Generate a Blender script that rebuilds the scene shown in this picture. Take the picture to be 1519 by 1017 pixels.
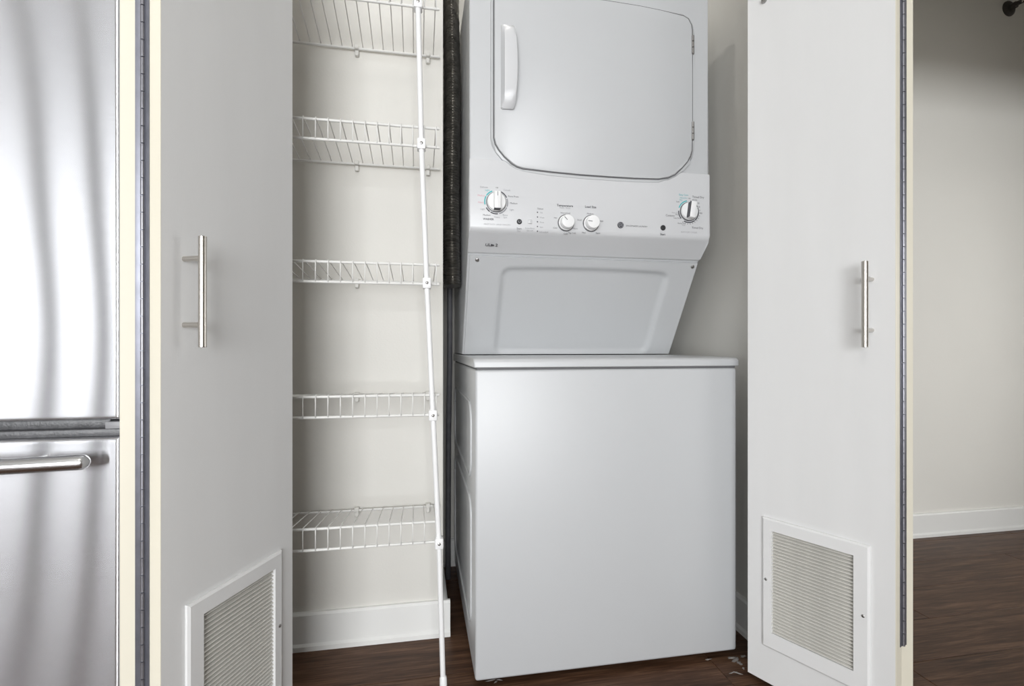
import bpy, bmesh, math, random
from mathutils import Vector, Matrix
for o in list(bpy.data.objects): bpy.data.objects.remove(o)
S = bpy.context.scene
C = S.collection
random.seed(4)

# ------------------------------------------------------------------ camera
FPX, CX, HOR, TH, HC = 750.0, 759.5, 515.0, math.atan(140 / 750), 0.80
cam_d = bpy.data.cameras.new('camera'); cam = bpy.data.objects.new('camera', cam_d); C.objects.link(cam)
cam_d.sensor_width = 36.0; cam_d.lens = 36.0 * FPX / 1519.0
cam_d.shift_y = (HOR - 508.5) / 1519.0
cam_d.clip_start = 0.02
cam.location = (0, 0, HC); cam.rotation_euler = (math.pi / 2, 0, -TH)
S.camera = cam

# ------------------------------------------------------------------ world, lights, exposure
S.view_settings.view_transform = 'Standard'; S.view_settings.look = 'None'
S.view_settings.gamma = 1.0; S.view_settings.use_curve_mapping = False
S.view_settings.exposure = 0.06
W = bpy.data.worlds.new('sky'); S.world = W; W.use_nodes = True
W.node_tree.nodes['Background'].inputs[0].default_value = (0.80, 0.90, 1.0, 1)
W.node_tree.nodes['Background'].inputs[1].default_value = 0.6

def area(name, loc, rot, sx, sy, power, col, spread=180):
    d = bpy.data.lights.new(name, 'AREA'); d.shape = 'RECTANGLE'; d.size = sx; d.size_y = sy
    d.energy = power; d.color = col; d.spread = math.radians(spread)
    o = bpy.data.objects.new(name, d); C.objects.link(o); o.location = loc; o.rotation_euler = rot
    return o
WZ0, WZ1, YR = 0.25, 1.98, -3.2
WINS = ((-4.3, -2.45, 48, 1), (-2.05, 0.45, 208, 4))      # x0, x1, daylight power, lights: two added windows, the left dimmed for the steel
for x0, x1, pw, nn_ in WINS:
    area('window_daylight', ((x0 + x1) / 2, YR - 0.12, (WZ0 + WZ1) / 2), (math.pi / 2, 0, 0), x1 - x0, WZ1 - WZ0, pw, (0.97, 0.985, 1.0))  # added light sources standing just outside the rear openings
HW = (0.30, 1.0, 0.25, 1.60)                              # unseen opening added to brighten the hall: y0, y1, z0, z1
area('hall_daylight', (3.72, (HW[0] + HW[1]) / 2, (HW[2] + HW[3]) / 2), (math.pi / 2, 0, math.pi / 2), HW[1] - HW[0], HW[3] - HW[2], 21, (1.0, 0.985, 0.95))  # added light that lifts the hall wall
CEIL = 2.62
CLOSET_LAMP = (0.16, 1.235)
ROOM_LAMP = (-0.4, -0.7)

# ------------------------------------------------------------------ helpers
def P(px, py, Y):
    a = TH + math.atan((px - CX) / FPX); X = Y * math.tan(a); d = X * math.sin(TH) + Y * math.cos(TH)
    return X, HC + (HOR - py) * d / FPX

def empty(name, loc):
    o = bpy.data.objects.new(name, None); C.objects.link(o); o.location = loc; o.empty_display_size = 0.1
    return o
def tag(o, label=None, cat=None, group=None, kind=None):
    if label: o['label'] = label
    if cat: o['category'] = cat
    if group: o['group'] = group
    if kind: o['kind'] = kind
    return o
def wpos(o):
    v = Vector(o.location)
    while o.parent:
        o = o.parent; v += Vector(o.location)
    return v
def obj(name, bm, mat, parent=None, smooth=False, loc=None):
    """bm holds world coordinates (or coordinates about loc); the object's origin goes to loc."""
    me = bpy.data.meshes.new(name)
    bmesh.ops.recalc_face_normals(bm, faces=bm.faces[:])
    bm.to_mesh(me); bm.free()
    return mobj(name, me, mat, parent, smooth, loc)
def mobj(name, me, mat, parent=None, smooth=False, loc=None):
    if mat and not me.materials: me.materials.append(mat)
    if smooth:
        me.polygons.foreach_set('use_smooth', [True] * len(me.polygons))
        if smooth is not True:
            try: me.set_sharp_from_angle(angle=math.radians(smooth))
            except Exception: pass
    o = bpy.data.objects.new(name, me); C.objects.link(o)
    base = Vector(loc) if loc is not None else Vector((0, 0, 0))
    if parent: o.parent = parent; base = base - wpos(parent)
    o.location = base
    return o
def recenter(o):
    """move a mesh object's origin to its own bounding-box bottom centre"""
    me = o.data
    xs = [v.co for v in me.vertices]
    c = Vector(((min(v.x for v in xs) + max(v.x for v in xs)) / 2, (min(v.y for v in xs) + max(v.y for v in xs)) / 2, min(v.z for v in xs)))
    me.transform(Matrix.Translation(-c)); o.location = Vector(o.location) + c
    return o
def bx(bm, x0, x1, y0, y1, z0, z1, bev=0.0, seg=2, M=None):
    r = bmesh.ops.create_cube(bm, size=1.0)
    vs = r['verts']
    for v in vs:
        v.co = Vector((x0 + (v.co.x + .5) * (x1 - x0), y0 + (v.co.y + .5) * (y1 - y0), z0 + (v.co.z + .5) * (z1 - z0)))
    if bev:
        es = list({e for v in vs for e in v.link_edges})
        r = bmesh.ops.bevel(bm, geom=es, offset=bev, segments=seg, profile=.5, affect='EDGES')
        vs = list(set(r['verts']) | {v for v in vs if v.is_valid})
    if M is not None:
        bmesh.ops.transform(bm, matrix=M, verts=vs)
    return vs
def box(name, x0, x1, y0, y1, z0, z1, mat, parent=None, bev=0.0, seg=2, smooth=False, M=None):
    bm = bmesh.new(); bx(bm, x0, x1, y0, y1, z0, z1, bev, seg, M)
    return obj(name, bm, mat, parent, smooth or (35 if bev else False))
def cyl(bm, p0, p1, r0, r1=None, n=16, cap=True):
    p0, p1 = Vector(p0), Vector(p1); r1 = r0 if r1 is None else r1
    d = (p1 - p0)
    M = Matrix.Translation((p0 + p1) / 2) @ d.to_track_quat('Z', 'Y').to_matrix().to_4x4()
    return bmesh.ops.create_cone(bm, cap_ends=cap, segments=n, radius1=r0, radius2=r1, depth=d.length, matrix=M)['verts']
def tube(bm, pts, r, n=8, cap=True):
    pts = [Vector(p) for p in pts]; rings = []
    t0 = (pts[1] - pts[0]).normalized()
    u = t0.orthogonal().normalized()
    for i, p in enumerate(pts):
        a = pts[max(i - 1, 0)]; b = pts[min(i + 1, len(pts) - 1)]
        t = (b - a).normalized()
        u = (u - t * u.dot(t)).normalized(); w = t.cross(u)
        rr = r[i] if isinstance(r, (list, tuple)) else r
        rings.append([bm.verts.new(p + (u * math.cos(2 * math.pi * k / n) + w * math.sin(2 * math.pi * k / n)) * rr) for k in range(n)])
    for A, B in zip(rings, rings[1:]):
        for k in range(n): bm.faces.new((A[k], A[(k + 1) % n], B[(k + 1) % n], B[k]))
    if cap: bm.faces.new(rings[0][::-1]); bm.faces.new(rings[-1])
def lathe(bm, prof, centre, axis, n=32, sx=1.0):
    """profile [(radius, height along axis)] spun round axis"""
    axis = Vector(axis).normalized(); u = axis.orthogonal().normalized(); w = axis.cross(u); c = Vector(centre)
    rings = []
    for r, hh in prof:
        rings.append([bm.verts.new(c + axis * hh + (u * math.cos(2 * math.pi * k / n) + w * math.sin(2 * math.pi * k / n)) * r) for k in range(n)])
    for A, B in zip(rings, rings[1:]):
        for k in range(n): bm.faces.new((A[k], A[(k + 1) % n], B[(k + 1) % n], B[k]))
    bm.faces.new(rings[0][::-1]); bm.faces.new(rings[-1])
def prism_xz(bm, pts, y0, y1, bev=0.0, seg=3):
    """outline in XZ, from y0 (front) to y1, front rim rounded"""
    A = [bm.verts.new((x, y0, z)) for x, z in pts]; B = [bm.verts.new((x, y1, z)) for x, z in pts]
    fr = bm.faces.new(A); bm.faces.new(B[::-1]); n = len(pts)
    for k in range(n): bm.faces.new((A[k], B[k], B[(k + 1) % n], A[(k + 1) % n]))
    if bev:
        bmesh.ops.bevel(bm, geom=list(fr.edges), offset=bev, segments=seg, profile=.5, affect='EDGES')
def prism_yz(bm, pts, x0, x1, bev=0.0, seg=3):
    A = [bm.verts.new((x0, y, z)) for y, z in pts]; B = [bm.verts.new((x1, y, z)) for y, z in pts]
    fa = bm.faces.new(A); fb = bm.faces.new(B[::-1]); n = len(pts)
    for k in range(n): bm.faces.new((A[k], B[k], B[(k + 1) % n], A[(k + 1) % n]))
    if bev:
        bmesh.ops.bevel(bm, geom=list(fa.edges) + list(fb.edges), offset=bev, segments=seg, profile=.5, affect='EDGES')
def rrect(x0, x1, z0, z1, r, n=6):
    pts = []
    for cx_, cz_, a0 in ((x1 - r, z1 - r, 0), (x0 + r, z1 - r, 90), (x0 + r, z0 + r, 180), (x1 - r, z0 + r, 270)):
        for k in range(n + 1):
            a = math.radians(a0 + 90 * k / n); pts.append((cx_ + r * math.cos(a), cz_ + r * math.sin(a)))
    return pts

# ------------------------------------------------------------------ materials
def mat(name, col, rough=0.5, metal=0.0, noise=0.0, nscale=8.0, bump=0.0, bscale=60.0, coat=0.0, stretch=(1, 1, 1), spec=0.5, rvar=0.0):
    m = bpy.data.materials.new(name); m.use_nodes = True; nt = m.node_tree; b = nt.nodes['Principled BSDF']
    b.inputs['Base Color'].default_value = (*col, 1); b.inputs['Roughness'].default_value = rough
    b.inputs['Metallic'].default_value = metal; b.inputs['Specular IOR Level'].default_value = spec
    if coat: b.inputs['Coat Weight'].default_value = coat; b.inputs['Coat Roughness'].default_value = 0.44
    tc = nt.nodes.new('ShaderNodeTexCoord'); mp = nt.nodes.new('ShaderNodeMapping'); mp.inputs['Scale'].default_value = stretch
    nt.links.new(tc.outputs['Object'], mp.inputs['Vector'])
    nz = nt.nodes.new('ShaderNodeTexNoise'); nz.inputs['Scale'].default_value = nscale; nz.inputs['Detail'].default_value = 4
    nt.links.new(mp.outputs[0], nz.inputs['Vector'])
    rp = nt.nodes.new('ShaderNodeValToRGB')
    rp.color_ramp.elements[0].position = .3; rp.color_ramp.elements[1].position = .7
    rp.color_ramp.elements[0].color = (*[c * (1 - noise) for c in col], 1); rp.color_ramp.elements[1].color = (*[min(1, c * (1 + noise * .5)) for c in col], 1)
    nt.links.new(nz.outputs['Fac'], rp.inputs['Fac']); nt.links.new(rp.outputs[0], b.inputs['Base Color'])
    if rvar:
        mr = nt.nodes.new('ShaderNodeMapRange'); mr.inputs['To Min'].default_value = rough - rvar; mr.inputs['To Max'].default_value = rough + rvar
        nt.links.new(nz.outputs['Fac'], mr.inputs['Value']); nt.links.new(mr.outputs[0], b.inputs['Roughness'])
    if bump:
        n2 = nt.nodes.new('ShaderNodeTexNoise'); n2.inputs['Scale'].default_value = bscale; n2.inputs['Detail'].default_value = 3
        nt.links.new(mp.outputs[0], n2.inputs['Vector'])
        bp = nt.nodes.new('ShaderNodeBump'); bp.inputs['Strength'].default_value = bump; bp.inputs['Distance'].default_value = .002
        nt.links.new(n2.outputs['Fac'], bp.inputs['Height']); nt.links.new(bp.outputs[0], b.inputs['Normal'])
    return m
M_WALL = mat('wall_paint', (.75, .735, .69), .7, noise=.02, nscale=3, bump=.12, bscale=220)
M_CEIL = mat('ceiling_paint', (.82, .82, .80), .8, noise=.02, nscale=3, bump=.15, bscale=150)
M_TRIM = mat('trim_paint', (.80, .80, .78), .35, noise=.02, nscale=5)
M_DOOR = mat('door_laminate', (.74, .74, .735), .42, noise=.02, nscale=14, bump=.05, bscale=400, stretch=(1, 1, .15))
M_EDGE = mat('door_edge_cream', (.74, .70, .585), .55, noise=.05, nscale=9, stretch=(1, 1, .2))
M_GRILLE = mat('grille_enamel', (.75, .75, .745), .38, noise=.02, nscale=9)
M_LOUVER = mat('louver_enamel', (.60, .585, .54), .5, noise=.10, nscale=18, stretch=(1, 1, 1))
M_DUCTBOX = mat('grille_back', (.16, .15, .13), .8, noise=.15, nscale=12)
M_HINGE = mat('hinge_steel', (.20, .205, .24), .42, metal=.6, noise=.15, nscale=40)
M_KNUCK = mat('hinge_knuckle_steel', (.30, .30, .33), .35, metal=.8, noise=.2, nscale=60)
M_NICKEL = mat('brushed_nickel', (.62, .59, .55), .28, metal=1, noise=.05, nscale=40, stretch=(1, 1, .05))
M_SCREW = mat('screw_steel', (.38, .37, .36), .35, metal=1, noise=.1, nscale=80)
M_ENAMEL = mat('white_enamel', (.53, .54, .55), .42, noise=.008, nscale=4, bump=.03, bscale=500, coat=1.0)
M_PLAST = mat('white_plastic', (.61, .615, .625), .3, noise=.01, nscale=6)
M_KNOB = mat('knob_plastic', (.84, .84, .84), .22, noise=.01, nscale=9, coat=.3)
M_CHROME = mat('knob_ring_chrome', (.30, .30, .31), .2, metal=.9, noise=.05, nscale=30)
M_BLACK = mat('black_rubber', (.025, .025, .027), .5, noise=.2, nscale=30)
M_GAP = mat('seam_gasket', (.13, .13, .135), .6, noise=.1, nscale=30)
M_INK = mat('print_grey', (.06, .06, .07), .5, noise=.1, nscale=90)
M_INKL = mat('print_light_grey', (.30, .30, .32), .5, noise=.05, nscale=90)
M_TEAL = mat('print_teal', (.05, .42, .45), .5, noise=.1, nscale=90)
M_RED = mat('print_pink', (.72, .36, .42), .5, noise=.1, nscale=90)
M_WIRE = mat('white_vinyl_wire', (.80, .795, .77), .38, noise=.04, nscale=30)
M_POLE = mat('white_pole_enamel', (.86, .86, .86), .3, noise=.02, nscale=20)
M_CLIP = mat('clip_plastic', (.74, .73, .69), .45, noise=.04, nscale=30)
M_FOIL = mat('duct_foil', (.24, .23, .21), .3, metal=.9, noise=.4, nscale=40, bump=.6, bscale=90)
M_BRASS = mat('valve_metal', (.45, .42, .36), .3, metal=1, noise=.2, nscale=40)
M_HOSE = mat('hose_rubber', (.10, .10, .11), .55, noise=.2, nscale=30)
M_FDARK = mat('fridge_dark_plastic', (.085, .085, .09), .35, noise=.35, nscale=90, bump=.3, bscale=300)
M_FGREY = mat('fridge_grey_plastic', (.28, .28, .29), .4, noise=.05, nscale=30)
M_FSIDE = mat('fridge_side_paint', (.30, .30, .31), .5, noise=.05, nscale=30)
M_SPRK = mat('sprinkler_bronze', (.06, .055, .05), .45, metal=.5, noise=.2, nscale=80)
M_ALU = mat('window_frame_dark', (.05, .05, .055), .4, metal=.3, noise=.1, nscale=30)
M_TRACK = mat('track_steel', (.55, .55, .55), .4, metal=.8, noise=.05, nscale=30)
M_DUST = mat('dust_lint', (.24, .22, .205), .95, noise=.25, nscale=60)
M_SUB = mat('subfloor', (.05, .035, .028), .9, noise=.2, nscale=10)

def m_glass():
    m = bpy.data.materials.new('window_glass'); m.use_nodes = True; nt = m.node_tree; nt.nodes.clear()
    out = nt.nodes.new('ShaderNodeOutputMaterial'); mx = nt.nodes.new('ShaderNodeMixShader'); tr = nt.nodes.new('ShaderNodeBsdfTransparent'); gl = nt.nodes.new('ShaderNodeBsdfGlossy')
    gl.inputs['Roughness'].default_value = .02; fr = nt.nodes.new('ShaderNodeFresnel'); fr.inputs['IOR'].default_value = 1.3
    nt.links.new(fr.outputs[0], mx.inputs[0]); nt.links.new(tr.outputs[0], mx.inputs[1]); nt.links.new(gl.outputs[0], mx.inputs[2]); nt.links.new(mx.outputs[0], out.inputs[0])
    return m
M_GLASS = m_glass()
def m_lamp(name, col, st):
    m = bpy.data.materials.new(name); m.use_nodes = True; b = m.node_tree.nodes['Principled BSDF']
    b.inputs['Base Color'].default_value = (.9, .9, .88, 1); b.inputs['Emission Color'].default_value = (*col, 1); b.inputs['Emission Strength'].default_value = st
    return m
M_DIFFUSER = m_lamp('lamp_diffuser', (1, .95, .86), 1.5)
def m_steel():
    """horizontally brushed stainless: reflections smear up and down, stay crisp sideways"""
    m = bpy.data.materials.new('brushed_stainless'); m.use_nodes = True; nt = m.node_tree; nt.nodes.clear(); L = nt.links
    out = nt.nodes.new('ShaderNodeOutputMaterial'); g = nt.nodes.new('ShaderNodeBsdfAnisotropic'); g.distribution = 'GGX'
    g.inputs['Roughness'].default_value = .21; g.inputs['Anisotropy'].default_value = .80; g.inputs['Rotation'].default_value = ANISO_ROT
    tg = nt.nodes.new('ShaderNodeTangent'); tg.direction_type = 'UV_MAP'; tg.uv_map = 'UVMap'; L.new(tg.outputs[0], g.inputs['Tangent'])
    tc = nt.nodes.new('ShaderNodeTexCoord'); mp = nt.nodes.new('ShaderNodeMapping'); mp.inputs['Scale'].default_value = (9, 9, 420); L.new(tc.outputs['Object'], mp.inputs[0])
    nz = nt.nodes.new('ShaderNodeTexNoise'); nz.inputs['Scale'].default_value = 2.0; nz.inputs['Detail'].default_value = 5; L.new(mp.outputs[0], nz.inputs['Vector'])
    rp = nt.nodes.new('ShaderNodeValToRGB'); rp.color_ramp.elements[0].color = (.58, .58, .60, 1); rp.color_ramp.elements[1].color = (.72, .72, .74, 1)
    L.new(nz.outputs['Fac'], rp.inputs[0]); L.new(rp.outputs[0], g.inputs['Color']); L.new(g.outputs[0], out.inputs[0])
    return m
ANISO_ROT = 0.0
M_STEEL = m_steel()
M_HANDLE = mat('handle_steel', (.62, .62, .62), .25, metal=1, noise=.05, nscale=60, stretch=(.1, 1, 1))
def m_wood():
    m = bpy.data.materials.new('dark_oak_plank'); m.use_nodes = True; nt = m.node_tree; b = nt.nodes['Principled BSDF']; L = nt.links
    b.inputs['Roughness'].default_value = .42; b.inputs['Specular IOR Level'].default_value = .18
    tc = nt.nodes.new('ShaderNodeTexCoord'); oi = nt.nodes.new('ShaderNodeObjectInfo')
    cm = nt.nodes.new('ShaderNodeCombineXYZ'); mu = nt.nodes.new('ShaderNodeMath'); mu.operation = 'MULTIPLY'; mu.inputs[1].default_value = 57.0
    L.new(oi.outputs['Random'], mu.inputs[0]); L.new(mu.outputs[0], cm.inputs[0]); L.new(mu.outputs[0], cm.inputs[1])
    ad = nt.nodes.new('ShaderNodeVectorMath'); ad.operation = 'ADD'; L.new(tc.outputs['Object'], ad.inputs[0]); L.new(cm.outputs[0], ad.inputs[1])
    mp = nt.nodes.new('ShaderNodeMapping'); mp.inputs['Scale'].default_value = (1.6, 20, 1); L.new(ad.outputs[0], mp.inputs[0])
    n1 = nt.nodes.new('ShaderNodeTexNoise'); n1.inputs['Scale'].default_value = 2.4; n1.inputs['Detail'].default_value = 7; n1.inputs['Roughness'].default_value = .65; n1.inputs['Distortion'].default_value = .6
    L.new(mp.outputs[0], n1.inputs['Vector'])
    mp2 = nt.nodes.new('ShaderNodeMapping'); mp2.inputs['Scale'].default_value = (5, 120, 1); L.new(ad.outputs[0], mp2.inputs[0])
    n2 = nt.nodes.new('ShaderNodeTexNoise'); n2.inputs['Scale'].default_value = 3; n2.inputs['Detail'].default_value = 5; L.new(mp2.outputs[0], n2.inputs['Vector'])
    rp = nt.nodes.new('ShaderNodeValToRGB'); e = rp.color_ramp.elements
    e[0].position = .37; e[0].color = (.038, .018, .010, 1); e[1].position = .66; e[1].color = (.172, .094, .056, 1)
    x = e.new(.51); x.color = (.082, .041, .023, 1)
    mx = nt.nodes.new('ShaderNodeMix'); mx.data_type = 'FLOAT'; mx.inputs[0].default_value = .35
    L.new(n1.outputs['Fac'], mx.inputs[2]); L.new(n2.outputs['Fac'], mx.inputs[3]); L.new(mx.outputs[0], rp.inputs[0])
    hs = nt.nodes.new('ShaderNodeHueSaturation'); mr = nt.nodes.new('ShaderNodeMapRange'); mr.inputs['To Min'].default_value = .86; mr.inputs['To Max'].default_value = 1.16
    L.new(oi.outputs['Random'], mr.inputs['Value']); L.new(mr.outputs[0], hs.inputs['Value']); L.new(rp.outputs[0], hs.inputs['Color']); L.new(hs.outputs[0], b.inputs['Base Color'])
    bp = nt.nodes.new('ShaderNodeBump'); bp.inputs['Strength'].default_value = .25; bp.inputs['Distance'].default_value = .001
    L.new(mx.outputs[0], bp.inputs['Height']); L.new(bp.outputs[0], b.inputs['Normal'])
    return m
M_WOOD = m_wood()

# ------------------------------------------------------------------ room shell
YB = 1.79           # hall wall
YC = 1.875          # recess back wall
YS = 1.425          # shelf wall
YF = 1.16           # closet front
XL, XR = -4.5, 3.6
XCL, XCR, XREC = -0.46, 0.905, 0.070
def struct(o): return tag(o, kind='structure')
floor = struct(box('floor', XL - .1, XR + .1, YR - .1, YC + .1, -.06, -.006, M_SUB))
PW, PL, Y0 = .167, 1.22, 1.243 - .167 * 27
rows = int((YC - Y0) / PW) + 1
plank_mesh = {}
def plank(x0, x1, y0, y1):
    key = (round(x1 - x0, 3), round(y1 - y0, 3))
    if key not in plank_mesh:
        bm = bmesh.new(); w, d = (x1 - x0) / 2, (y1 - y0) / 2
        bx(bm, -w + .0007, w - .0007, -d + .0007, d - .0007, -.006, 0, .0008, 1)
        me = bpy.data.meshes.new('plank'); bmesh.ops.recalc_face_normals(bm, faces=bm.faces[:]); bm.to_mesh(me); bm.free(); me.materials.append(M_WOOD); plank_mesh[key] = me
    mobj('plank', plank_mesh[key], None, floor, False, ((x0 + x1) / 2, (y0 + y1) / 2, 0))
for i in range(rows):
    y0 = max(Y0 + PW * i, YR); y1 = min(Y0 + PW * (i + 1), YC)
    if y1 - y0 < .02: continue
    x = XL - PL + ((.737 - XL) % PL if i == 26 else ((.737 - XL) + (i - 26) * .75) % PL)
    while x < XR:
        a, b = max(x, XL), min(x + PL, XR)
        if b - a > .03: plank(a, b, y0, y1)
        x += PL
ceiling = struct(box('ceiling', XL - .1, XR + .1, YR - .1, YC + .1, CEIL, CEIL + .1, M_CEIL))
struct(box('wall_hall', 1.15, XR, YB, YB + .1, 0, CEIL, M_WALL))
struct(box('wall_kitchen', XL, XCL - .08, YB, YB + .1, 0, CEIL, M_WALL))
struct(box('wall_closet_back', XREC, XCR, YC, YC + .1, 0, CEIL, M_WALL))
struct(box('wall_shelf', XCL, XREC, YS, YC + .1, 0, CEIL, M_WALL, bev=.002))
struct(box('wall_closet_left', XCL - .08, XCL, YF, YC + .1, 0, CEIL, M_WALL))
struct(box('wall_closet_right', XCR, 1.15, YF, YC + .1, 0, CEIL, M_WALL))
struct(box('wall_closet_header', XCL, XCR, YF - .045, YF, 2.12, CEIL, M_WALL))
struct(box('wall_left', XL - .1, XL, YR, YC + .1, 0, CEIL, M_WALL))
bm = bmesh.new()
bx(bm, XR, XR + .1, YR, HW[0], 0, CEIL); bx(bm, XR, XR + .1, HW[1], YC + .1, 0, CEIL); bx(bm, XR, XR + .1, HW[0], HW[1], 0, HW[2]); bx(bm, XR, XR + .1, HW[0], HW[1], HW[3], CEIL)
struct(obj('wall_right', bm, M_WALL))
win = struct(empty('window_3', (XR + .05, (HW[0] + HW[1]) / 2, HW[2])))  # frame and pane of the added hall opening, out of view
for c_ in ((HW[0], HW[0] + .05, HW[2], HW[3]), (HW[1] - .05, HW[1], HW[2], HW[3]), (HW[0] + .05, HW[1] - .05, HW[2], HW[2] + .05), (HW[0] + .05, HW[1] - .05, HW[3] - .05, HW[3])):
    box('window_frame', XR + .02, XR + .08, c_[0], c_[1], c_[2], c_[3], M_ALU, win)
box('pane', XR + .044, XR + .048, HW[0] + .05, HW[1] - .05, HW[2] + .05, HW[3] - .05, M_GLASS, win)
struct(box('wall_hall_header', 1.15, XR, 1.06, 1.16, 1.82, CEIL, M_WALL))  # low beam added out of view to shade the upper hall wall
bm = bmesh.new()
bx(bm, XL, WINS[0][0], YR - .1, YR, 0, CEIL); bx(bm, WINS[0][1], WINS[1][0], YR - .1, YR, 0, CEIL); bx(bm, WINS[1][1], XR, YR - .1, YR, 0, CEIL)
for x0, x1, pw, nn_ in WINS:
    bx(bm, x0, x1, YR - .1, YR, 0, WZ0); bx(bm, x0, x1, YR - .1, YR, WZ1, CEIL)
struct(obj('wall_rear', bm, M_WALL))
# windows added behind the camera for light: dark frame, mullions and panes
for wi, (x0, x1, pw, nn_) in enumerate(WINS):
    win = struct(empty('window_%d' % (wi + 1), ((x0 + x1) / 2, YR - .05, WZ0)))
    for c_ in ((x0, x0 + .05, WZ0, WZ1), (x1 - .05, x1, WZ0, WZ1), (x0 + .05, x1 - .05, WZ0, WZ0 + .05), (x0 + .05, x1 - .05, WZ1 - .05, WZ1)):
        box('window_frame', c_[0], c_[1], YR - .08, YR - .01, c_[2], c_[3], M_ALU, win)
    prev = x0 + .05
    for k in range(1, nn_ + 1):
        m_ = x0 + (x1 - x0) * k / nn_
        if k < nn_: box('mullion', m_ - .02, m_ + .02, YR - .08, YR, WZ0 + .05, WZ1 - .05, M_ALU, win)
        e_ = m_ - .02 if k < nn_ else x1 - .05
        box('pane', prev, e_, YR - .047, YR - .043, WZ0 + .05, WZ1 - .05, M_GLASS, win)
        prev = m_ + .02

def skirting(name, p0, p1, n, h=.097, t=.013):
    """baseboard from p0 to p1 with a small shoe and eased top; n = outward normal"""
    p0, p1, n = Vector((*p0, 0)), Vector((*p1, 0)), Vector((*n, 0))
    prof = [(0, 0), (t + .006, 0), (t + .006, .012), (t, .018), (t, h - .006), (t - .005, h), (0, h)]
    bm = bmesh.new()
    A = [bm.verts.new(p0 + n * a + Vector((0, 0, z))) for a, z in prof]; B = [bm.verts.new(p1 + n * a + Vector((0, 0, z))) for a, z in prof]
    bm.faces.new(A); bm.faces.new(B[::-1])
    for k in range(len(prof)): bm.faces.new((A[k], B[k], B[(k + 1) % len(prof)], A[(k + 1) % len(prof)]))
    return struct(obj(name, bm, M_TRIM))
skirting('baseboard_shelf', (XCL, YS), (XREC + .019, YS), (0, -1))
skirting('baseboard_recess_left', (XREC, YS), (XREC, YC), (1, 0))
skirting('baseboard_recess_back', (XREC + .019, YC), (XCR - .019, YC), (0, -1))
skirting('baseboard_recess_right', (XCR, YF), (XCR, YC), (-1, 0))
skirting('baseboard_hall', (1.169, YB), (XR, YB), (0, -1))
skirting('baseboard_closet_side', (1.15, YF), (1.15, YB), (1, 0))
skirting('baseboard_closet_left', (XCL, YF), (XCL, YS - .019), (1, 0))
skirting('baseboard_left', (XL, YR), (XL, YB), (1, 0))
skirting('baseboard_right', (XR, YR), (XR, YB - .019), (-1, 0))
struct(box('trim_1', XCL, XCR, YF - .04, YF - .005, 2.095, 2.12, M_TRACK))   # bifold door track

# two slim dark posts added out of view, mirrored as streaks in the steel
for k, px_ in enumerate((-1.872, -1.625)):
    bm = bmesh.new(); cyl(bm, (px_, -.90, .004), (px_, -.90, CEIL), .032, n=20); bx(bm, px_ - .05, px_ + .05, -.95, -.85, 0, .012, .002, 1)
    struct(obj('trim_%d' % (k + 2), bm, M_ALU, None, 40))

# ceiling lamps
def lamp(loc, r, power, label, col=(1, .97, .93)):
    t = empty('ceiling_light', (loc[0], loc[1], CEIL - .06)); tag(t, label, 'light')
    bm = bmesh.new(); lathe(bm, [(r + .012, 0), (r + .014, -.012), (r + .008, -.02)], (*loc, CEIL), (0, 0, 1), 40)
    obj('lamp_base', bm, M_TRIM, t, 30)
    bm = bmesh.new(); lathe(bm, [(r, -.0205), (r * .98, -.035), (r * .8, -.05), (r * .4, -.058), (.004, -.06)], (*loc, CEIL), (0, 0, 1), 40)
    obj('diffuser', bm, M_DIFFUSER, t, True)
    d = bpy.data.lights.new('lamp_bulb', 'AREA'); d.shape = 'DISK'; d.size = r * 1.8; d.energy = power; d.color = col
    o = bpy.data.objects.new('lamp_bulb', d); C.objects.link(o); o.location = (loc[0], loc[1], CEIL - .066); 
lamp(CLOSET_LAMP, .055, 1.7, 'small round white ceiling light inside the laundry closet')
lamp(ROOM_LAMP, .30, 5, 'large round white ceiling light of the room')

# ------------------------------------------------------------------ bifold doors
ZD0, ZD1, DT, LL = .012, 2.09, .030, .300
class Frame:
    def __init__(s, F, e, n): s.F, s.e, s.n = Vector((*F, 0)), Vector((*e, 0)).normalized(), Vector((*n, 0)).normalized()
    def pt(s, t, d, z): return s.F + s.e * t + s.n * d + Vector((0, 0, z))
    def mat(s):
        m = Matrix.Identity(4)
        for r in range(3): m[r][0] = s.e[r]; m[r][1] = s.n[r]; m[r][2] = (0, 0, 1)[r]; m[r][3] = s.F[r]
        return m
    def box(s, name, t0, t1, d0, d1, z0, z1, mt, par, bev=0.0):
        return box(name, t0, t1, d0, d1, z0, z1, mt, par, bev=bev, M=s.mat())
def leaf(fr, t0, t1, par, vent):
    """slab with laminate faces and cream edge; a hole for the grille"""
    g = (.058, .232, .130, .378)
    bm = bmesh.new()
    if vent:
        for a, b, z0, z1 in ((t0, g[0], ZD0, ZD1), (g[1], t1, ZD0, ZD1), (g[0], g[1], ZD0, g[2]), (g[0], g[1], g[3], ZD1)):
            bx(bm, a, b, -DT, 0, z0, z1)
        bmesh.ops.remove_doubles(bm, verts=bm.verts[:], dist=1e-5)
    else: bx(bm, t0, t1, -DT, 0, ZD0, ZD1)
    bmesh.ops.transform(bm, matrix=fr.mat(), verts=bm.verts[:])
    o = obj('door_panel', bm, M_DOOR, par)
    bm = bmesh.new(); bx(bm, t1 - .0002, t1 + .0012, -DT, 0, ZD0, ZD1, .0004, 1, fr.mat())
    obj('edge_band', bm, M_EDGE, o)
    return o
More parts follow.
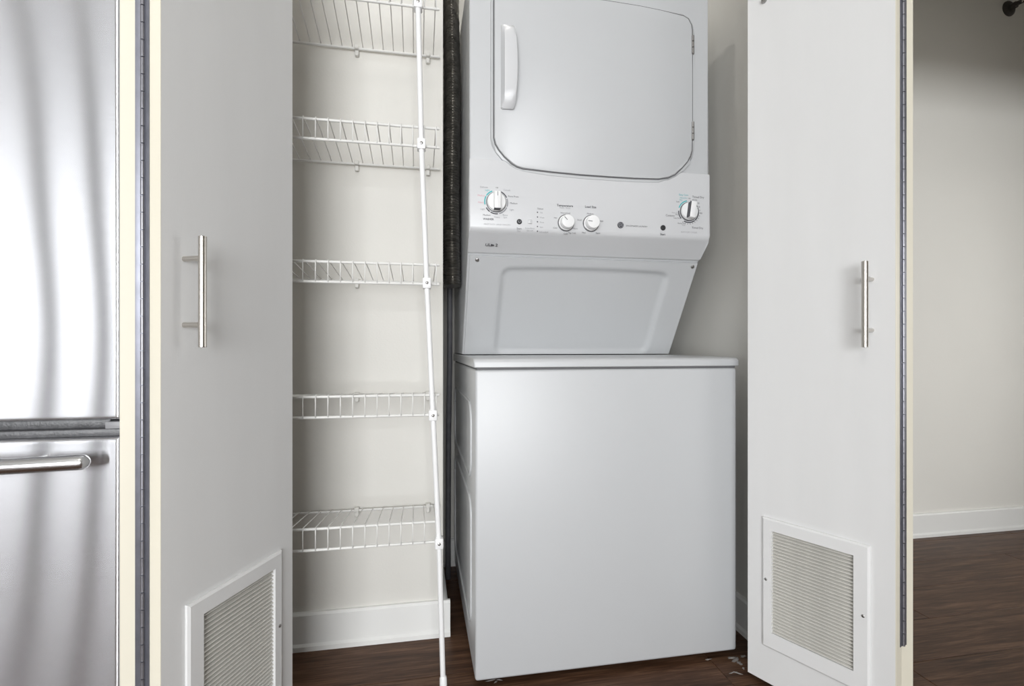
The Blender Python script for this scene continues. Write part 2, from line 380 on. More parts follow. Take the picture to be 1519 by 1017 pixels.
def bifold(name, label, F, sgn, a, aB):
    """sgn=+1: leaf faces right (left-hand door); a = leaf angle from the depth axis"""
    e = (-sgn * math.sin(a), -math.cos(a)); n = (sgn * math.cos(a), -math.sin(a))
    A = Frame(F, e, n)
    root = empty(name, (F[0], F[1], ZD0)); tag(root, label, 'door', kind='structure')
    la = leaf(A, 0, LL, root, True)
    H = A.pt(LL, -DT, 0)
    eB = (sgn * math.sin(aB), -math.cos(aB)); nB = (-sgn * math.cos(aB), -math.sin(aB))
    hv = Vector((*eB, 0)); Bo = H - hv * LL + Vector((*nB, 0)) * DT
    B = Frame((Bo.x, Bo.y), eB, nB)
    leaf(B, 0, LL, root, False)
    # piano hinge
    z0, z1 = .211, 2.05
    hg = empty('piano_hinge', (H.x, H.y, z0)); hg.parent = root; hg.location = Vector((H.x, H.y, z0)) - Vector(root.location)
    for fr in (A, B):
        fr.box('hinge_plate', LL + .0012, LL + .0026, -DT + .0005, -DT + .011, z0, z1, M_HINGE, hg, .0003)
    bm = bmesh.new(); cyl(bm, (0, 0, .0007), (0, 0, .0247), .0030, n=10)
    me = bpy.data.meshes.new('knuckle'); bm.to_mesh(me); bm.free(); me.materials.append(M_KNUCK)
    hp = H + (A.e + B.e).normalized() * .004
    z = z0
    while z < z1 - .02:
        mobj('knuckle', me, None, hg, 40, (hp.x, hp.y, z)); z += .0254
    # bar pull
    hx, hz = .2605, (.8345, .9365)
    pl = empty('pull_handle', A.pt(hx, 0, hz[0])); pl.parent = root; pl.location = A.pt(hx, 0, hz[0]) - Vector(root.location)
    bm = bmesh.new(); tube(bm, [A.pt(hx, .034, z) for z in (.8, .8008, .805, .965, .9692, .970)], [.0052, .006, .006, .006, .006, .0052], 20)
    obj('handle_bar', bm, M_NICKEL, pl, 40)
    for z in hz:
        bm = bmesh.new(); cyl(bm, A.pt(hx, 0, z), A.pt(hx, .031, z), .0042, n=16); obj('standoff', bm, M_NICKEL, pl, 40)
    # grille
    G = (.0385, .2590, .098, .401); I = (.0605, .2300, .136, .3735)
    vg = empty('vent_grille', A.pt(.149, 0, G[2])); vg.parent = root; vg.location = A.pt(.149, 0, G[2]) - Vector(root.location)
    bm = bmesh.new()
    o_ = [(G[0], G[2]), (G[1], G[2]), (G[1], G[3]), (G[0], G[3])]; i_ = [(I[0], I[2]), (I[1], I[2]), (I[1], I[3]), (I[0], I[3])]
    ch = .004; oc = [(G[0] + ch, G[2] + ch), (G[1] - ch, G[2] + ch), (G[1] - ch, G[3] - ch), (G[0] + ch, G[3] - ch)]
    rings = [[bm.verts.new(A.pt(t, d, z)) for t, z in pts] for pts, d in ((o_, .0002), (o_, .0045), (oc, .007), (i_, .007), (i_, -.02))]
    for P0, P1 in zip(rings, rings[1:]):
        for k in range(4): bm.faces.new((P0[k], P0[(k + 1) % 4], P1[(k + 1) % 4], P1[k]))
    obj('grille_frame', bm, M_GRILLE, vg)
    A.box('grille_back', I[0], I[1], -.024, -.0205, I[2], I[3], M_DUCTBOX, vg)
    nl = 32; pitch = (I[3] - I[2]) / nl
    bm = bmesh.new()
    pr = [(-.0030, .0034), (.0042, -.0008), (.0046, -.0018), (.0036, -.0018), (-.0040, .0028)]
    cr = A.pt(I[0], 0, 0); dv = A.pt(I[1], 0, 0) - cr
    V0 = [bm.verts.new(A.n * d + Vector((0, 0, z))) for d, z in pr]; V1 = [bm.verts.new(dv + A.n * d + Vector((0, 0, z))) for d, z in pr]
    bm.faces.new(V0); bm.faces.new(V1[::-1])
    for k in range(5): bm.faces.new((V0[k], V1[k], V1[(k + 1) % 5], V0[(k + 1) % 5]))
    bmesh.ops.recalc_face_normals(bm, faces=bm.faces[:])
    me = bpy.data.meshes.new('louver'); bm.to_mesh(me); bm.free(); me.materials.append(M_LOUVER)
    for k in range(nl):
        mobj('louver', me, None, vg, False, A.pt(I[0], -.0015, I[2] + pitch * (k + .35)))
    for t, z in ((.048, .257), (.2475, .257)):
        bm = bmesh.new(); lathe(bm, [(.0032, .0068), (.0032, .0078), (.002, .0088), (.0004, .009)], A.pt(t, 0, z), A.n, 14)
        obj('screw', bm, M_SCREW, vg, 40)
    return root, A
doorL, AL = bifold('door_1', 'grey-white folded bifold closet door beside the stainless refrigerator', (-.252, 1.10), 1, math.radians(23.2), math.radians(10))
doorR, AR = bifold('door_2', 'white folded bifold closet door standing beside the hall wall', (.789, 1.103), -1, math.radians(24.6), math.radians(-5))
bm = bmesh.new(); lathe(bm, [(.006, 0), (.006, .004), (.004, .008), (.0005, .009)], AR.pt(.0412, 0, 1.619), AR.n, 14)
obj('stop_screw', bm, M_SCREW, doorR, 40)

# ------------------------------------------------------------------ laundry centre
UX0, UX1, UY1 = .1326, .8126, 1.862
UYW, UYD = 1.18, 1.310            # washer front, dryer front
UC = (UX0 + UX1) / 2
unit = empty('laundry_center', (UC, 1.5, 0))
tag(unit, 'white stacked washer and dryer unit standing in the closet recess', 'washer dryer')
box('washer_cabinet', UX0, UX1, UYW, UY1, .016, .7475, M_ENAMEL, unit, bev=.007, seg=3)
for sx in (UX0 + .06, UX1 - .06):
    for sy in (UYW + .07, UY1 - .07):
        bm = bmesh.new(); lathe(bm, [(.022, 0), (.022, .006), (.012, .010), (.008, .018)], (sx, sy, 0), (0, 0, 1), 16); obj('leveling_foot', bm, M_BLACK, unit, 40)
box('lid_gasket', UX0 + .004, UX1 - .004, UYW + .003, UY1 - .004, .7465, .7525, M_GAP, unit)
# washer top / lid: rounded front edge
pr = [(UY1, .752), (UY1, .778)] + [(UYW + .012 - .016 * math.cos(a) + .0, .764 + .0105 * math.sin(a)) for a in [math.radians(k) for k in (80, 60, 40, 20, 0)]] + [(UYW - .004, .7535), (UYW - .002, .752)]
bm = bmesh.new(); prism_yz(bm, pr, UX0 - .004, UX1 + .004, .004, 3); obj('washer_lid', bm, M_ENAMEL, unit, 40)
# pressed ridges on the washer side
def ridge(y0, y1, z0, z1):
    pts = [(UX0 - .0005, y, z) for y, z in rrect(y0, y1, z0, z1, .05, 8)]; pts.append(pts[0])
    bm = bmesh.new(); tube(bm, pts, .0042, 8); return obj('side_ridge', bm, M_ENAMEL, unit, True)
ridge(1.26, 1.80, .47, .66); ridge(1.26, 1.80, .10, .42)
# dryer body with the slanted undercut
ZT = 1.80
prof = [(UYD, ZT), (UYD, 1.288), (UYD + .012, 1.10), (1.3625, 1.054), (1.5405, .779), (UY1, .779), (UY1, ZT)]
bm = bmesh.new(); prism_yz(bm, prof, UX0, UX1, .005, 3); obj('dryer_cabinet', bm, M_ENAMEL, unit, 40)
# control panel skin
cp = [(UYD + .012, 1.2885), (UYD - .006, 1.2885), (UYD - .0065, 1.2860), (UYD - .0065, 1.116), (UYD - .0055, 1.109), (UYD - .0020, 1.1030), (UYD + .004, 1.0990), (1.3535, 1.0575), (1.3575, 1.0545), (1.3655, 1.0545), (UYD + .022, 1.099)]
bm = bmesh.new(); prism_yz(bm, cp, UX0 - .001, UX1 + .001, .0035, 3); panel = obj('control_panel', bm, M_PLAST, unit, 40)
# dryer door
outl = [(.1962, 1.700), (.1962, 1.345)] + [(.2000, 1.329), (.2087, 1.3150), (.2235, 1.2980), (.2430, 1.2815), (.2560, 1.2745), (.2720, 1.2705)]
outl += [(.35, 1.2665), (.43, 1.264), (.51, 1.2635), (.584, 1.2640), (.655, 1.2665), (.684, 1.2720), (.7042, 1.2820), (.7245, 1.3015), (.7411, 1.3205), (.7505, 1.336), (.7550, 1.352)]
outl += [(.7555, 1.42), (.7555, 1.58), (.7555, 1.690)] + [(.7530, 1.7030), (.7440, 1.7180), (.7300, 1.7245)]
outl += [(.66, 1.7310), (.60, 1.735), (.53, 1.7370), (.47, 1.7380), (.40, 1.7375), (.33, 1.7355), (.26, 1.7320), (.225, 1.7290), (.2080, 1.7235), (.1990, 1.7130)]
def grow(pts, g):
    cx_ = sum(p[0] for p in pts) / len(pts); cz_ = sum(p[1] for p in pts) / len(pts)
    out = []
    n = len(pts)
    for k in range(n):
        a, b = Vector(pts[k - 1]), Vector(pts[(k + 1) % n]); t = (b - a).normalized(); nn = Vector((t.y, -t.x))
        p = Vector(pts[k])
        if nn.dot(p - Vector((cx_, cz_))) < 0: nn = -nn
        out.append(tuple(p + nn * g))
    return out
# surround collar, dark gap, door
bm = bmesh.new(); prism_xz(bm, grow(outl, .010), UYD - .0085, UYD + .004, .0080, 4); obj('door_surround', bm, M_ENAMEL, unit, 50)
bm = bmesh.new(); prism_xz(bm, grow(outl, .0036), UYD - .0088, UYD - .002); obj('door_gap', bm, M_GAP, unit)
bm = bmesh.new(); prism_xz(bm, outl, UYD - .0118, UYD - .004, .0024, 3); door = obj('dryer_door', bm, M_ENAMEL, unit, 40)
# handle: bowed grip
bm = bmesh.new()
ybase = UYD - .0116; N = 18; rings = []
for k in range(N + 1):
    s = k / N; z = 1.4190 + s * .2180; q = 1 - (2 * s - 1) ** 2
    xl, xr = .2120, .2465 + .0075 * q
    out = .007 + .020 * min(1, q * 1.6) ** .7
    rings.append([bm.verts.new(c) for c in ((xl, ybase + .001, z), (xl + .0015, ybase - .006, z), (xl + .008, ybase - out * .80, z), (xr - .010, ybase - out, z), (xr - .002, ybase - out * .98, z), (xr, ybase - out * .88, z), (xr - .003, ybase - out * .5, z), (xr - .009, ybase + .001, z))])
for A_, B_ in zip(rings, rings[1:]):
    for k in range(8): bm.faces.new((A_[k], A_[(k + 1) % 8], B_[(k + 1) % 8], B_[k]))
bm.faces.new(rings[0][::-1]); bm.faces.new(rings[-1])
bmesh.ops.bevel(bm, geom=list({e for r_ in (rings[0], rings[-1]) for v in r_ for e in v.link_edges if all(w in r_ for w in e.verts)}), offset=.002, segments=2, affect='EDGES')
obj('door_handle', bm, M_PLAST, door, 40)
for z0, z1 in ((1.6204, 1.6716), (1.3798, 1.4310)):
    bm = bmesh.new(); bx(bm, .7540, .7615, UYD - .0125, UYD - .004, z0, z1, .001, 1)
    for q in range(3): cyl(bm, (.7565, UYD - .0135, z0 + (z1 - z0) * (q / 3 + .02)), (.7565, UYD - .0135, z0 + (z1 - z0) * ((q + 1) / 3 - .02)), .0035, n=12)
    obj('door_hinge', bm, M_SCREW, unit, 40)
# slanted access panel with the pressed recess
bm = bmesh.new()
pT, pB = Vector((0, 1.3625, 1.0535)), Vector((0, 1.5405, .781)); dn = (pB - pT); Ln = dn.length; dn.normalize(); nn = Vector((0, dn.z, -dn.y)).normalized()
if nn.y > 0: nn = -nn
def sd(x, b):
    ax0, ax1, b0, b1, r = .232, .724, .040, Ln - .012, .022
    sk = 0
    cx_, cb_ = (ax0 + ax1) / 2, (b0 + b1) / 2 + .006 * (1 - ((x - (ax0 + ax1) / 2) / .25) ** 2) * (-1 if b < (b0 + b1) / 2 else 0)
    dx = abs(x - cx_) - ((ax1 - ax0) / 2 - r); db = abs(b - cb_) - ((b1 - b0) / 2 - r)
    return math.hypot(max(dx, 0), max(db, 0)) + min(max(dx, db), 0) - r
NX, NB = 110, 56; g = []
for j in range(NB + 1):
    row = []
    for i in range(NX + 1):
        x = UX0 + .006 + (UX1 - UX0 - .012) * i / NX; b = .004 + (Ln - .008) * j / NB
        s = sd(x, b); w = min(1, max(0, .5 - s / .018)); w = w * w * (3 - 2 * w)
        p = pT + dn * b + nn * (.0095 - .0085 * w); row.append(bm.verts.new((x, p.y, p.z)))
    g.append(row)
for j in range(NB):
    for i in range(NX): bm.faces.new((g[j][i], g[j][i + 1], g[j + 1][i + 1], g[j + 1][i]))
edge = [g[0][i] for i in range(NX + 1)] + [g[j][NX] for j in range(1, NB + 1)] + [g[NB][i] for i in range(NX - 1, -1, -1)] + [g[j][0] for j in range(NB - 1, 0, -1)]
low = [bm.verts.new(v.co - nn * .009) for v in edge]
for k in range(len(edge)): bm.faces.new((edge[k], edge[(k + 1) % len(edge)], low[(k + 1) % len(edge)], low[k]))
acc = obj('access_panel', bm, M_ENAMEL, unit, 45)
for x in (.1585, .7935):
    c = pT + dn * .014 + nn * .0095; bm = bmesh.new(); lathe(bm, [(.0055, 0), (.0052, .002), (.003, .0032), (.0005, .0035)], (x, c.y, c.z), nn, 16)
    obj('panel_screw', bm, M_SCREW, acc, 40)
# knobs ------------------------------------------------------------
YP = UYD - .0065
def arc(bm, c, r0, r1, a0, a1, y):
    n = max(3, int(abs(a1 - a0) / 6)); A_ = []
    for k in range(n + 1):
        a = math.radians(a0 + (a1 - a0) * k / n)
        A_.append([bm.verts.new((c[0] + r * math.sin(a), y, c[1] + r * math.cos(a))) for r in (r0, r1)])
    top = [[bm.verts.new(v.co + Vector((0, .0006, 0))) for v in q] for q in A_]
    for k in range(n):
        bm.faces.new((A_[k][0], A_[k][1], A_[k + 1][1], A_[k + 1][0]))
        bm.faces.new((A_[k][0], A_[k + 1][0], top[k + 1][0], top[k][0])); bm.faces.new((A_[k][1], top[k][1], top[k + 1][1], A_[k + 1][1]))
def printed(name, mt, arcs, c):
    bm = bmesh.new()
    for a in arcs: arc(bm, c, *a, YP - .0004)
    return tag(obj(name, bm, mt, panel), kind='stuff')
def dial(c, rot, dark_front):
    k = empty('dial_knob', (c[0], YP, c[1])); k.parent = unit; k.location = Vector((c[0], YP, c[1])) - Vector(unit.location)
    bm = bmesh.new(); lathe(bm, [(.0268, 0), (.0265, .003), (.0258, .004)], (c[0], YP, c[1]), (0, -1, 0), 48); obj('dial_ring', bm, M_CHROME, k, 40)
    bm = bmesh.new(); lathe(bm, [(.0248, .0035), (.0246, .008), (.0225, .0105), (.012, .0115), (.001, .0117)], (c[0], YP, c[1]), (0, -1, 0), 48); obj('dial_disc', bm, M_KNOB, k, 40)
    R = Matrix.Translation((c[0], YP, c[1])) @ Matrix.Rotation(rot, 4, 'Y')
    bm = bmesh.new(); bx(bm, -.0088, .0088, -.027, -.010, -.0225, .0225, .0028, 3, R); obj('grip', bm, M_KNOB, k, 40)
    if dark_front:
        bm = bmesh.new(); bx(bm, -.0084, .0084, -.0262, -.0110, -.0236, -.0170, .0010, 1, R); obj('grip_end', bm, M_INK, k, 40)
        bm = bmesh.new(); bx(bm, -.0006, .0006, -.0274, -.0265, .010, .0205, .0, 1, R); obj('pointer_mark', bm, M_INK, k)
    else:
        bm = bmesh.new(); bx(bm, -.0100, -.0030, -.0260, -.0110, -.0215, .0215, .0012, 1, R); obj('grip_side', bm, M_INK, k, 40)
c1, c2 = (.2015, 1.1783), (.7472, 1.1805)
dial(c1, 0, True); dial(c2, math.radians(8), False)
ARC = (.0288, .0318)
printed('dial_print_teal', M_TEAL, [(*ARC, -104, -62), (*ARC, -58, -20)], c1)
printed('dial_print_dark', M_INK, [(*ARC, 20, 64), (*ARC, 172, 210), (*ARC, 214, 240)], c1)
printed('dial_print_pale', M_INKL, [(*ARC, 70, 110), (*ARC, 114, 165)], c1)
printed('dial_print_teal', M_TEAL, [(*ARC, -72, -10)], c2)
printed('dial_print_dark', M_INK, [(*ARC, 10, 62), (*ARC, 66, 140), (*ARC, 143, 208), (*ARC, 228, 272)], c2)
printed('dial_ticks', M_INK, [(.0335, .0360, a, a + 2.2) for a in range(80, 216, 13)], c2)
def small_knob(c, ang):
    k = empty('selector_knob', (c[0], YP, c[1])); k.parent = unit; k.location = Vector((c[0], YP, c[1])) - Vector(unit.location)
    bm = bmesh.new(); lathe(bm, [(.0225, 0), (.0225, .003), (.0215, .0042)], (c[0], YP, c[1]), (0, -1, 0), 40); obj('knob_ring', bm, M_CHROME, k, 40)
    bm = bmesh.new(); lathe(bm, [(.0205, .004), (.0200, .007)], (c[0], YP, c[1]), (0, -1, 0), 40); obj('knob_skirt', bm, M_KNOB, k, 40)
    bm = bmesh.new(); lathe(bm, [(.0185, .0068), (.0180, .022), (.0165, .0245), (.010, .0255), (.001, .0257)], (c[0], YP, c[1]), (0, -1, 0), 40); obj('knob_cap', bm, M_KNOB, k, 40)
    R = Matrix.Translation((c[0], YP, c[1])) @ Matrix.Rotation(ang, 4, 'Y')
    bm = bmesh.new(); bx(bm, -.0006, .0006, -.0264, -.0254, .004, .0155, 0, 1, R); obj('pointer_mark', bm, M_INK, k)
small_knob((.3896, 1.1323), math.radians(-45)); small_knob((.4596, 1.1340), math.radians(-85))
def button(c, r, mt, name):
    bm = bmesh.new(); lathe(bm, [(r, 0), (r, .002), (r * .85, .0035), (.0005, .0042)], (c[0], YP, c[1]), (0, -1, 0), 24); return obj(name, bm, mt, unit, 40)
b1 = button((.2626, 1.1301), .0068, M_BLACK, 'start_button')
bm = bmesh.new(); arc(bm, (.2626, 1.1301), .0022, .0034, 30, 330, YP - .0045); obj('button_symbol', bm, M_INKL, b1)
button((.6697, 1.1318), .0074, M_BLACK, 'start_button')
box('rocker_switch', .2866, .2966, YP - .004, YP + .001, 1.1260, 1.1370, M_PLAST, unit, bev=.0012)
for k in range(5):
    bm = bmesh.new(); lathe(bm, [(.0017, 0), (.0016, .0008), (.0005, .0012)], (.3118, YP, 1.1573 - .0125 * k), (0, -1, 0), 10); obj('status_light', bm, M_INK, unit)
# round emblem
cE = (.5446, 1.1337)
em = button(cE, .0088, M_INK, 'emblem')
bm = bmesh.new(); arc(bm, cE, .0070, .0078, 0, 360, YP - .0046)
for q in range(4): arc(bm, (cE[0] + .0050 * math.sin(math.pi / 2 * q + .8), cE[1] + .0050 * math.cos(math.pi / 2 * q + .8)), .0008, .0014, 90 * q, 90 * q + 230, YP - .0048)
obj('emblem_line', bm, M_INKL, em)
# printed lettering
def text(s, x, z, size, mt, par, y=None, rot=None, bold=False):
    cu = bpy.data.curves.new('t', 'FONT'); cu.body = s; cu.size = size; cu.align_x = 'CENTER'; cu.align_y = 'CENTER'; cu.resolution_u = 2
    if bold: cu.offset = size * .02
    o = bpy.data.objects.new('t', cu); C.objects.link(o)
    dg = bpy.context.evaluated_depsgraph_get(); me = bpy.data.meshes.new_from_object(o.evaluated_get(dg)); bpy.data.objects.remove(o)
    me.name = 'printed_text'
    me.transform(Matrix.Rotation(math.pi / 2 if rot is None else rot, 4, 'X')); me.materials.clear(); me.materials.append(mt)
    return mobj('printed_text', me, None, par, False, (x, (YP - .0005) if y is None else y, z))
T = lambda s, px, py, size=.0070, mt=M_INK, bold=False: text(s, *P(px, py, YP), size, mt, panel, bold=bold)
emb = text('GE', cE[0], cE[1], .0085, M_INKL, em, y=YP - .0049)
for s, px, py, mt in (('Delicate', 718, 277.5, M_INKL), ('Light', 723, 282, M_TEAL), ('Medium', 714, 290, M_RED), ('Heavy', 713.5, 300, M_RED), ('Light', 716, 310, M_INKL), ('Medium', 722, 319, M_INK), ('Heavy', 737, 322, M_INKL),
                     ('Casuals', 752, 282, M_INKL), ('Perm Press', 761.5, 291.5, M_INK), ('Medium', 762, 301.5, M_INK), ('Light', 759, 311, M_INKL), ('Rinse', 749.5, 319, M_INKL), ('Spin', 749.5, 322.5, M_INKL)): T(s, px, py, .0062, mt)
T('Off', 737, 278.5, .0050, M_INK); T('WASHER', 724.5, 325, .0070, M_INK, True); T('HEAVY DUTY  LARGE CAPACITY', 737.5, 333, .0048, M_INKL)
T('Start', 770, 339, .0068, M_INK); T('Push', 770, 342.5, .0045, M_INKL); T('Extra Rinse', 786, 338.5, .0055, M_INKL); T('On / Off', 786, 342, .0048, M_INKL)
T('Status', 801.5, 309.5, .0066, M_INK)
for k, s in enumerate(('Fill', 'Wash', 'Rinse', 'Spin', 'Lid Locked')): T(s, (803, 804, 804, 803, 806.5)[k], 315.6 + 7.1 * k, .0054, M_INKL)
T('Temperature', 838, 305, .0084, M_INK, True); T('Wash / Rinse', 838, 308.5, .0056, M_INKL); T('Load Size', 876, 307, .0084, M_INK, True)
for s, px, py in (('Warm/Cold', 838.5, 316), ('Hot', 824, 323), ('Cold', 823.5, 338), ('Warm', 853, 339), ('Tap Cold', 848.5, 345.5), ('Cold', 839, 346.7)): T(s, px, py, .0055, M_INK)
for s, px, py in (('Medium', 875.5, 317), ('Small', 859.5, 326.3), ('Large', 891.5, 327.5), ('Mini', 866, 345), ('Super', 887, 345.5)): T(s, px, py, .0058, M_INK)
T('SPACEMAKER LAUNDRY', 944.5, 335.5, .0058, M_INK); T('Start', 983, 347.5, .0078, M_INK, True)
for s, px, py, sz, mt in (('Easy Care', 1014, 289, .0070, M_TEAL), ('More Dry', 1014, 293.6, .0056, M_TEAL), ('Dry', 1010, 296.5, .0056, M_TEAL), ('Less', 1005.5, 299, .0056, M_INK), ('Timed Dry', 1035.5, 292.5, .0082, M_INK), ('60 Min', 1030.5, 296.5, .0056, M_INK),
                          ('50', 1036, 301.5, .0056, M_INK), ('40', 1037, 307, .0056, M_INK), ('30', 1040, 316.3, .0066, M_INK), ('More Dry', 1001.5, 315.5, .0050, M_INKL), ('Dry', 1004, 318, .0056, M_INK), ('Cottons', 994, 319.7, .0080, M_INK), ('Less Dry', 1004, 323.4, .0054, M_INK),
                          ('Damp Dry', 1011, 331.3, .0054, M_INK), ('Fluff', 1014, 334, .0054, M_INKL), ('Timed Dry', 1034.5, 338, .0078, M_INK), ('AUTO DRY CYCLES', 1022, 344.5, .0056, M_INKL), ('Off', 1022.5, 294.5, .0048, M_INK)): T(s, px, py, sz, mt)
# certification marks on the sloping lower lip
cb = Vector((0, 1.336, 1.0718)); ra = math.pi / 2 + math.atan2(.0495, .0415)
for s, dx, sz in (('UL', -.0125, .012), ('\u25b6', 0, .012), ('2', .0105, .013)):
    if s == '\u25b6':
        bm = bmesh.new(); bx(bm, .1962 - .005, .1962 + .004, -.0004, .0004, -.0035, .0035, 0, 1); 
        for v in bm.verts: v.co.z *= (1 if v.co.x < .1962 else .35)
        bmesh.ops.transform(bm, matrix=Matrix.Translation((0, cb.y - .004, cb.z)) @ Matrix.Rotation(math.atan2(.0495, .0415), 4, 'X'), verts=bm.verts[:])
        obj('certification_mark', bm, M_INK, panel)
    else: text(s, .1962 + dx, cb.z, sz, M_INK, panel, y=cb.y - .0045, rot=ra, bold=True)

# ------------------------------------------------------------------ wire shelves
SX0, SX1, YFR = -.452, .0505, 1.200
backs = [1.603, 1.293, .978, .671, .362]
ftops = [1.640, 1.315, .994, .688, .390]
SNAME = ['top wire shelf against the closet wall, above four other shelves', 'second wire shelf from the top on the closet wall',
         'middle wire shelf of the five on the closet wall', 'fourth wire shelf from the top on the closet wall', 'lowest wire shelf on the closet wall, just above the baseboard']
wire_d = .0013
for zb, zf, lab in zip(backs, ftops, SNAME):
    sh = empty('wire_shelf', ((SX0 + SX1) / 2, YS, zb)); tag(sh, 'white vinyl-coated ' + lab, 'shelf', 'wire shelves on the closet wall')
    lip = .046
    for nm, y, z, x1 in (('back_rod', YS - .012, zb, SX1 + .010), ('front_rod', YFR + .004, zf, SX1), ('lip_rod', YFR, zf - lip, SX1)):
        bm = bmesh.new(); tube(bm, [(SX0, y, z), (x1 - .002, y, z), (x1, y, z)], [.0033, .0033, .0024], 10); obj(nm, bm, M_WIRE, sh, 40)
    bm = bmesh.new(); c0 = Vector((0, YS, zb))
    tube(bm, [Vector((0, YS - .012, zb + .0040)) - c0, Vector((0, YFR + .008, zf + .0040)) - c0, Vector((0, YFR - .001, zf + .0030)) - c0, Vector((0, YFR - .0040, zf - .004)) - c0, Vector((0, YFR - .0040, zf - lip)) - c0], wire_d, 6)
    bmesh.ops.recalc_face_normals(bm, faces=bm.faces[:])
    me = bpy.data.meshes.new('deck_wire'); bm.to_mesh(me); bm.free(); me.materials.append(M_WIRE)
    x = SX1 - .008
    while x > SX0:
        mobj('deck_wire', me, None, sh, True, (x, YS, zb)); x -= .0268
    for x in (-.395, -.161, .028):
        bm = bmesh.new(); bx(bm, x - .006, x + .006, YS - .019, YS, zb - .003, zb + .008, .0015, 1); bx(bm, x - .005, x + .005, YS - .012, YS, zb - .018, zb - .0035, .0015, 1)
        obj('wall_clip', bm, M_CLIP, sh, 40)
# support pole
pole = empty('support_pole', (.0585, YFR - .011, 0)); tag(pole, 'thin white leaning support pole clamped to the fronts of the wire shelves', 'pole')
pts = [(.0008, 1.594), (.0085, 1.268), (.0209, .947), (.0350, .642), (.0491, .340), (.0585, .014)]
YPOLE = YFR - .011
bm = bmesh.new(); allp = [(-.004, YPOLE, 1.80)] + [(x, YPOLE, z) for x, z in pts[:-1]] + [(.0587, YPOLE, .012)]
tube(bm, allp, .0062, 14); obj('pole_shaft', bm, M_POLE, pole, 40)
bm = bmesh.new(); tube(bm, [(.0592, YPOLE, 0), (.0591, YPOLE, .006), (.0588, YPOLE, .030), (.0586, YPOLE, .034)], [.0085, .0088, .0084, .0066], 16); obj('pole_foot', bm, M_POLE, pole, 40)
for (x, z), zf in zip(pts[:-1], ftops):
    z = zf - .046
    bm = bmesh.new(); bx(bm, x - .0098, x + .0098, YPOLE - .0085, YPOLE + .0175, z - .012, z + .013, .003, 2); cl = obj('shelf_clamp', bm, M_POLE, pole, 40)
    bm = bmesh.new(); lathe(bm, [(.0036, 0), (.0034, .0012), (.0018, .0020), (.0004, .0022)], (x, YPOLE - .0084, z + .001), (0, -1, 0), 14); obj('screw', bm, M_SCREW, cl, 40)

# ------------------------------------------------------------------ dryer duct, valve and hose in the gap beside the dryer
dx_, dy_ = .1015, 1.55
bm = bmesh.new(); rings = []
z = .985; k = 0; n = 24
while z < 2.30:
    big = (k // 2) % 4 == 0
    r = (1.0 if k % 2 == 0 else .90) * (1.03 if big and k % 2 == 0 else 1)
    ox = .0022 * math.sin(z * 9) ; oy = .012 * math.sin(z * 4)
    rings.append([bm.verts.new((dx_ + ox + .0250 * r * math.cos(2 * math.pi * q / n), dy_ + oy + .050 * r * math.sin(2 * math.pi * q / n), z)) for q in range(n)])
    z += .0042; k += 1
for A_, B_ in zip(rings, rings[1:]):
    for q in range(n): bm.faces.new((A_[q], A_[(q + 1) % n], B_[(q + 1) % n], B_[q]))
bm.faces.new(rings[0][::-1]); bm.faces.new(rings[-1])
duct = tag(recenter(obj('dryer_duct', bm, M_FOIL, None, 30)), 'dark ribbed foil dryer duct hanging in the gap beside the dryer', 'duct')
vx, vz = .100, P(672, 412, 1.80)[1]
VY = 1.66
valve = empty('water_valve', (XREC, VY, vz)); tag(valve, 'small metal water valve on the wall below the dryer duct', 'valve')
box('wall_plate', XREC, XREC + .005, VY - .04, VY + .04, vz - .03, vz + .05, M_CLIP, valve, bev=.002)
bm = bmesh.new(); cyl(bm, (XREC + .005, VY, vz), (XREC + .042, VY, vz), .010, n=16); obj('valve_body', bm, M_BRASS, valve, 40)
bm = bmesh.new(); lathe(bm, [(.005, 0), (.012, .003), (.012, .008), (.005, .010)], (XREC + .030, VY - .0095, vz), (0, -1, 0), 12); obj('valve_wheel', bm, M_BLACK, valve, 40)
bm = bmesh.new(); tube(bm, [(XREC + .033, VY, vz - .0105), (XREC + .033, VY, vz - .06), (XREC + .034, VY + .02, vz - .30), (XREC + .034, VY + .08, vz - .55), (XREC + .034, VY + .10, .15), (XREC + .034, VY + .10, .0)], .009, 12)
tag(recenter(obj('water_hose', bm, M_HOSE, None, True)), 'dark rubber water hose hanging from the valve behind the washer', 'hose')

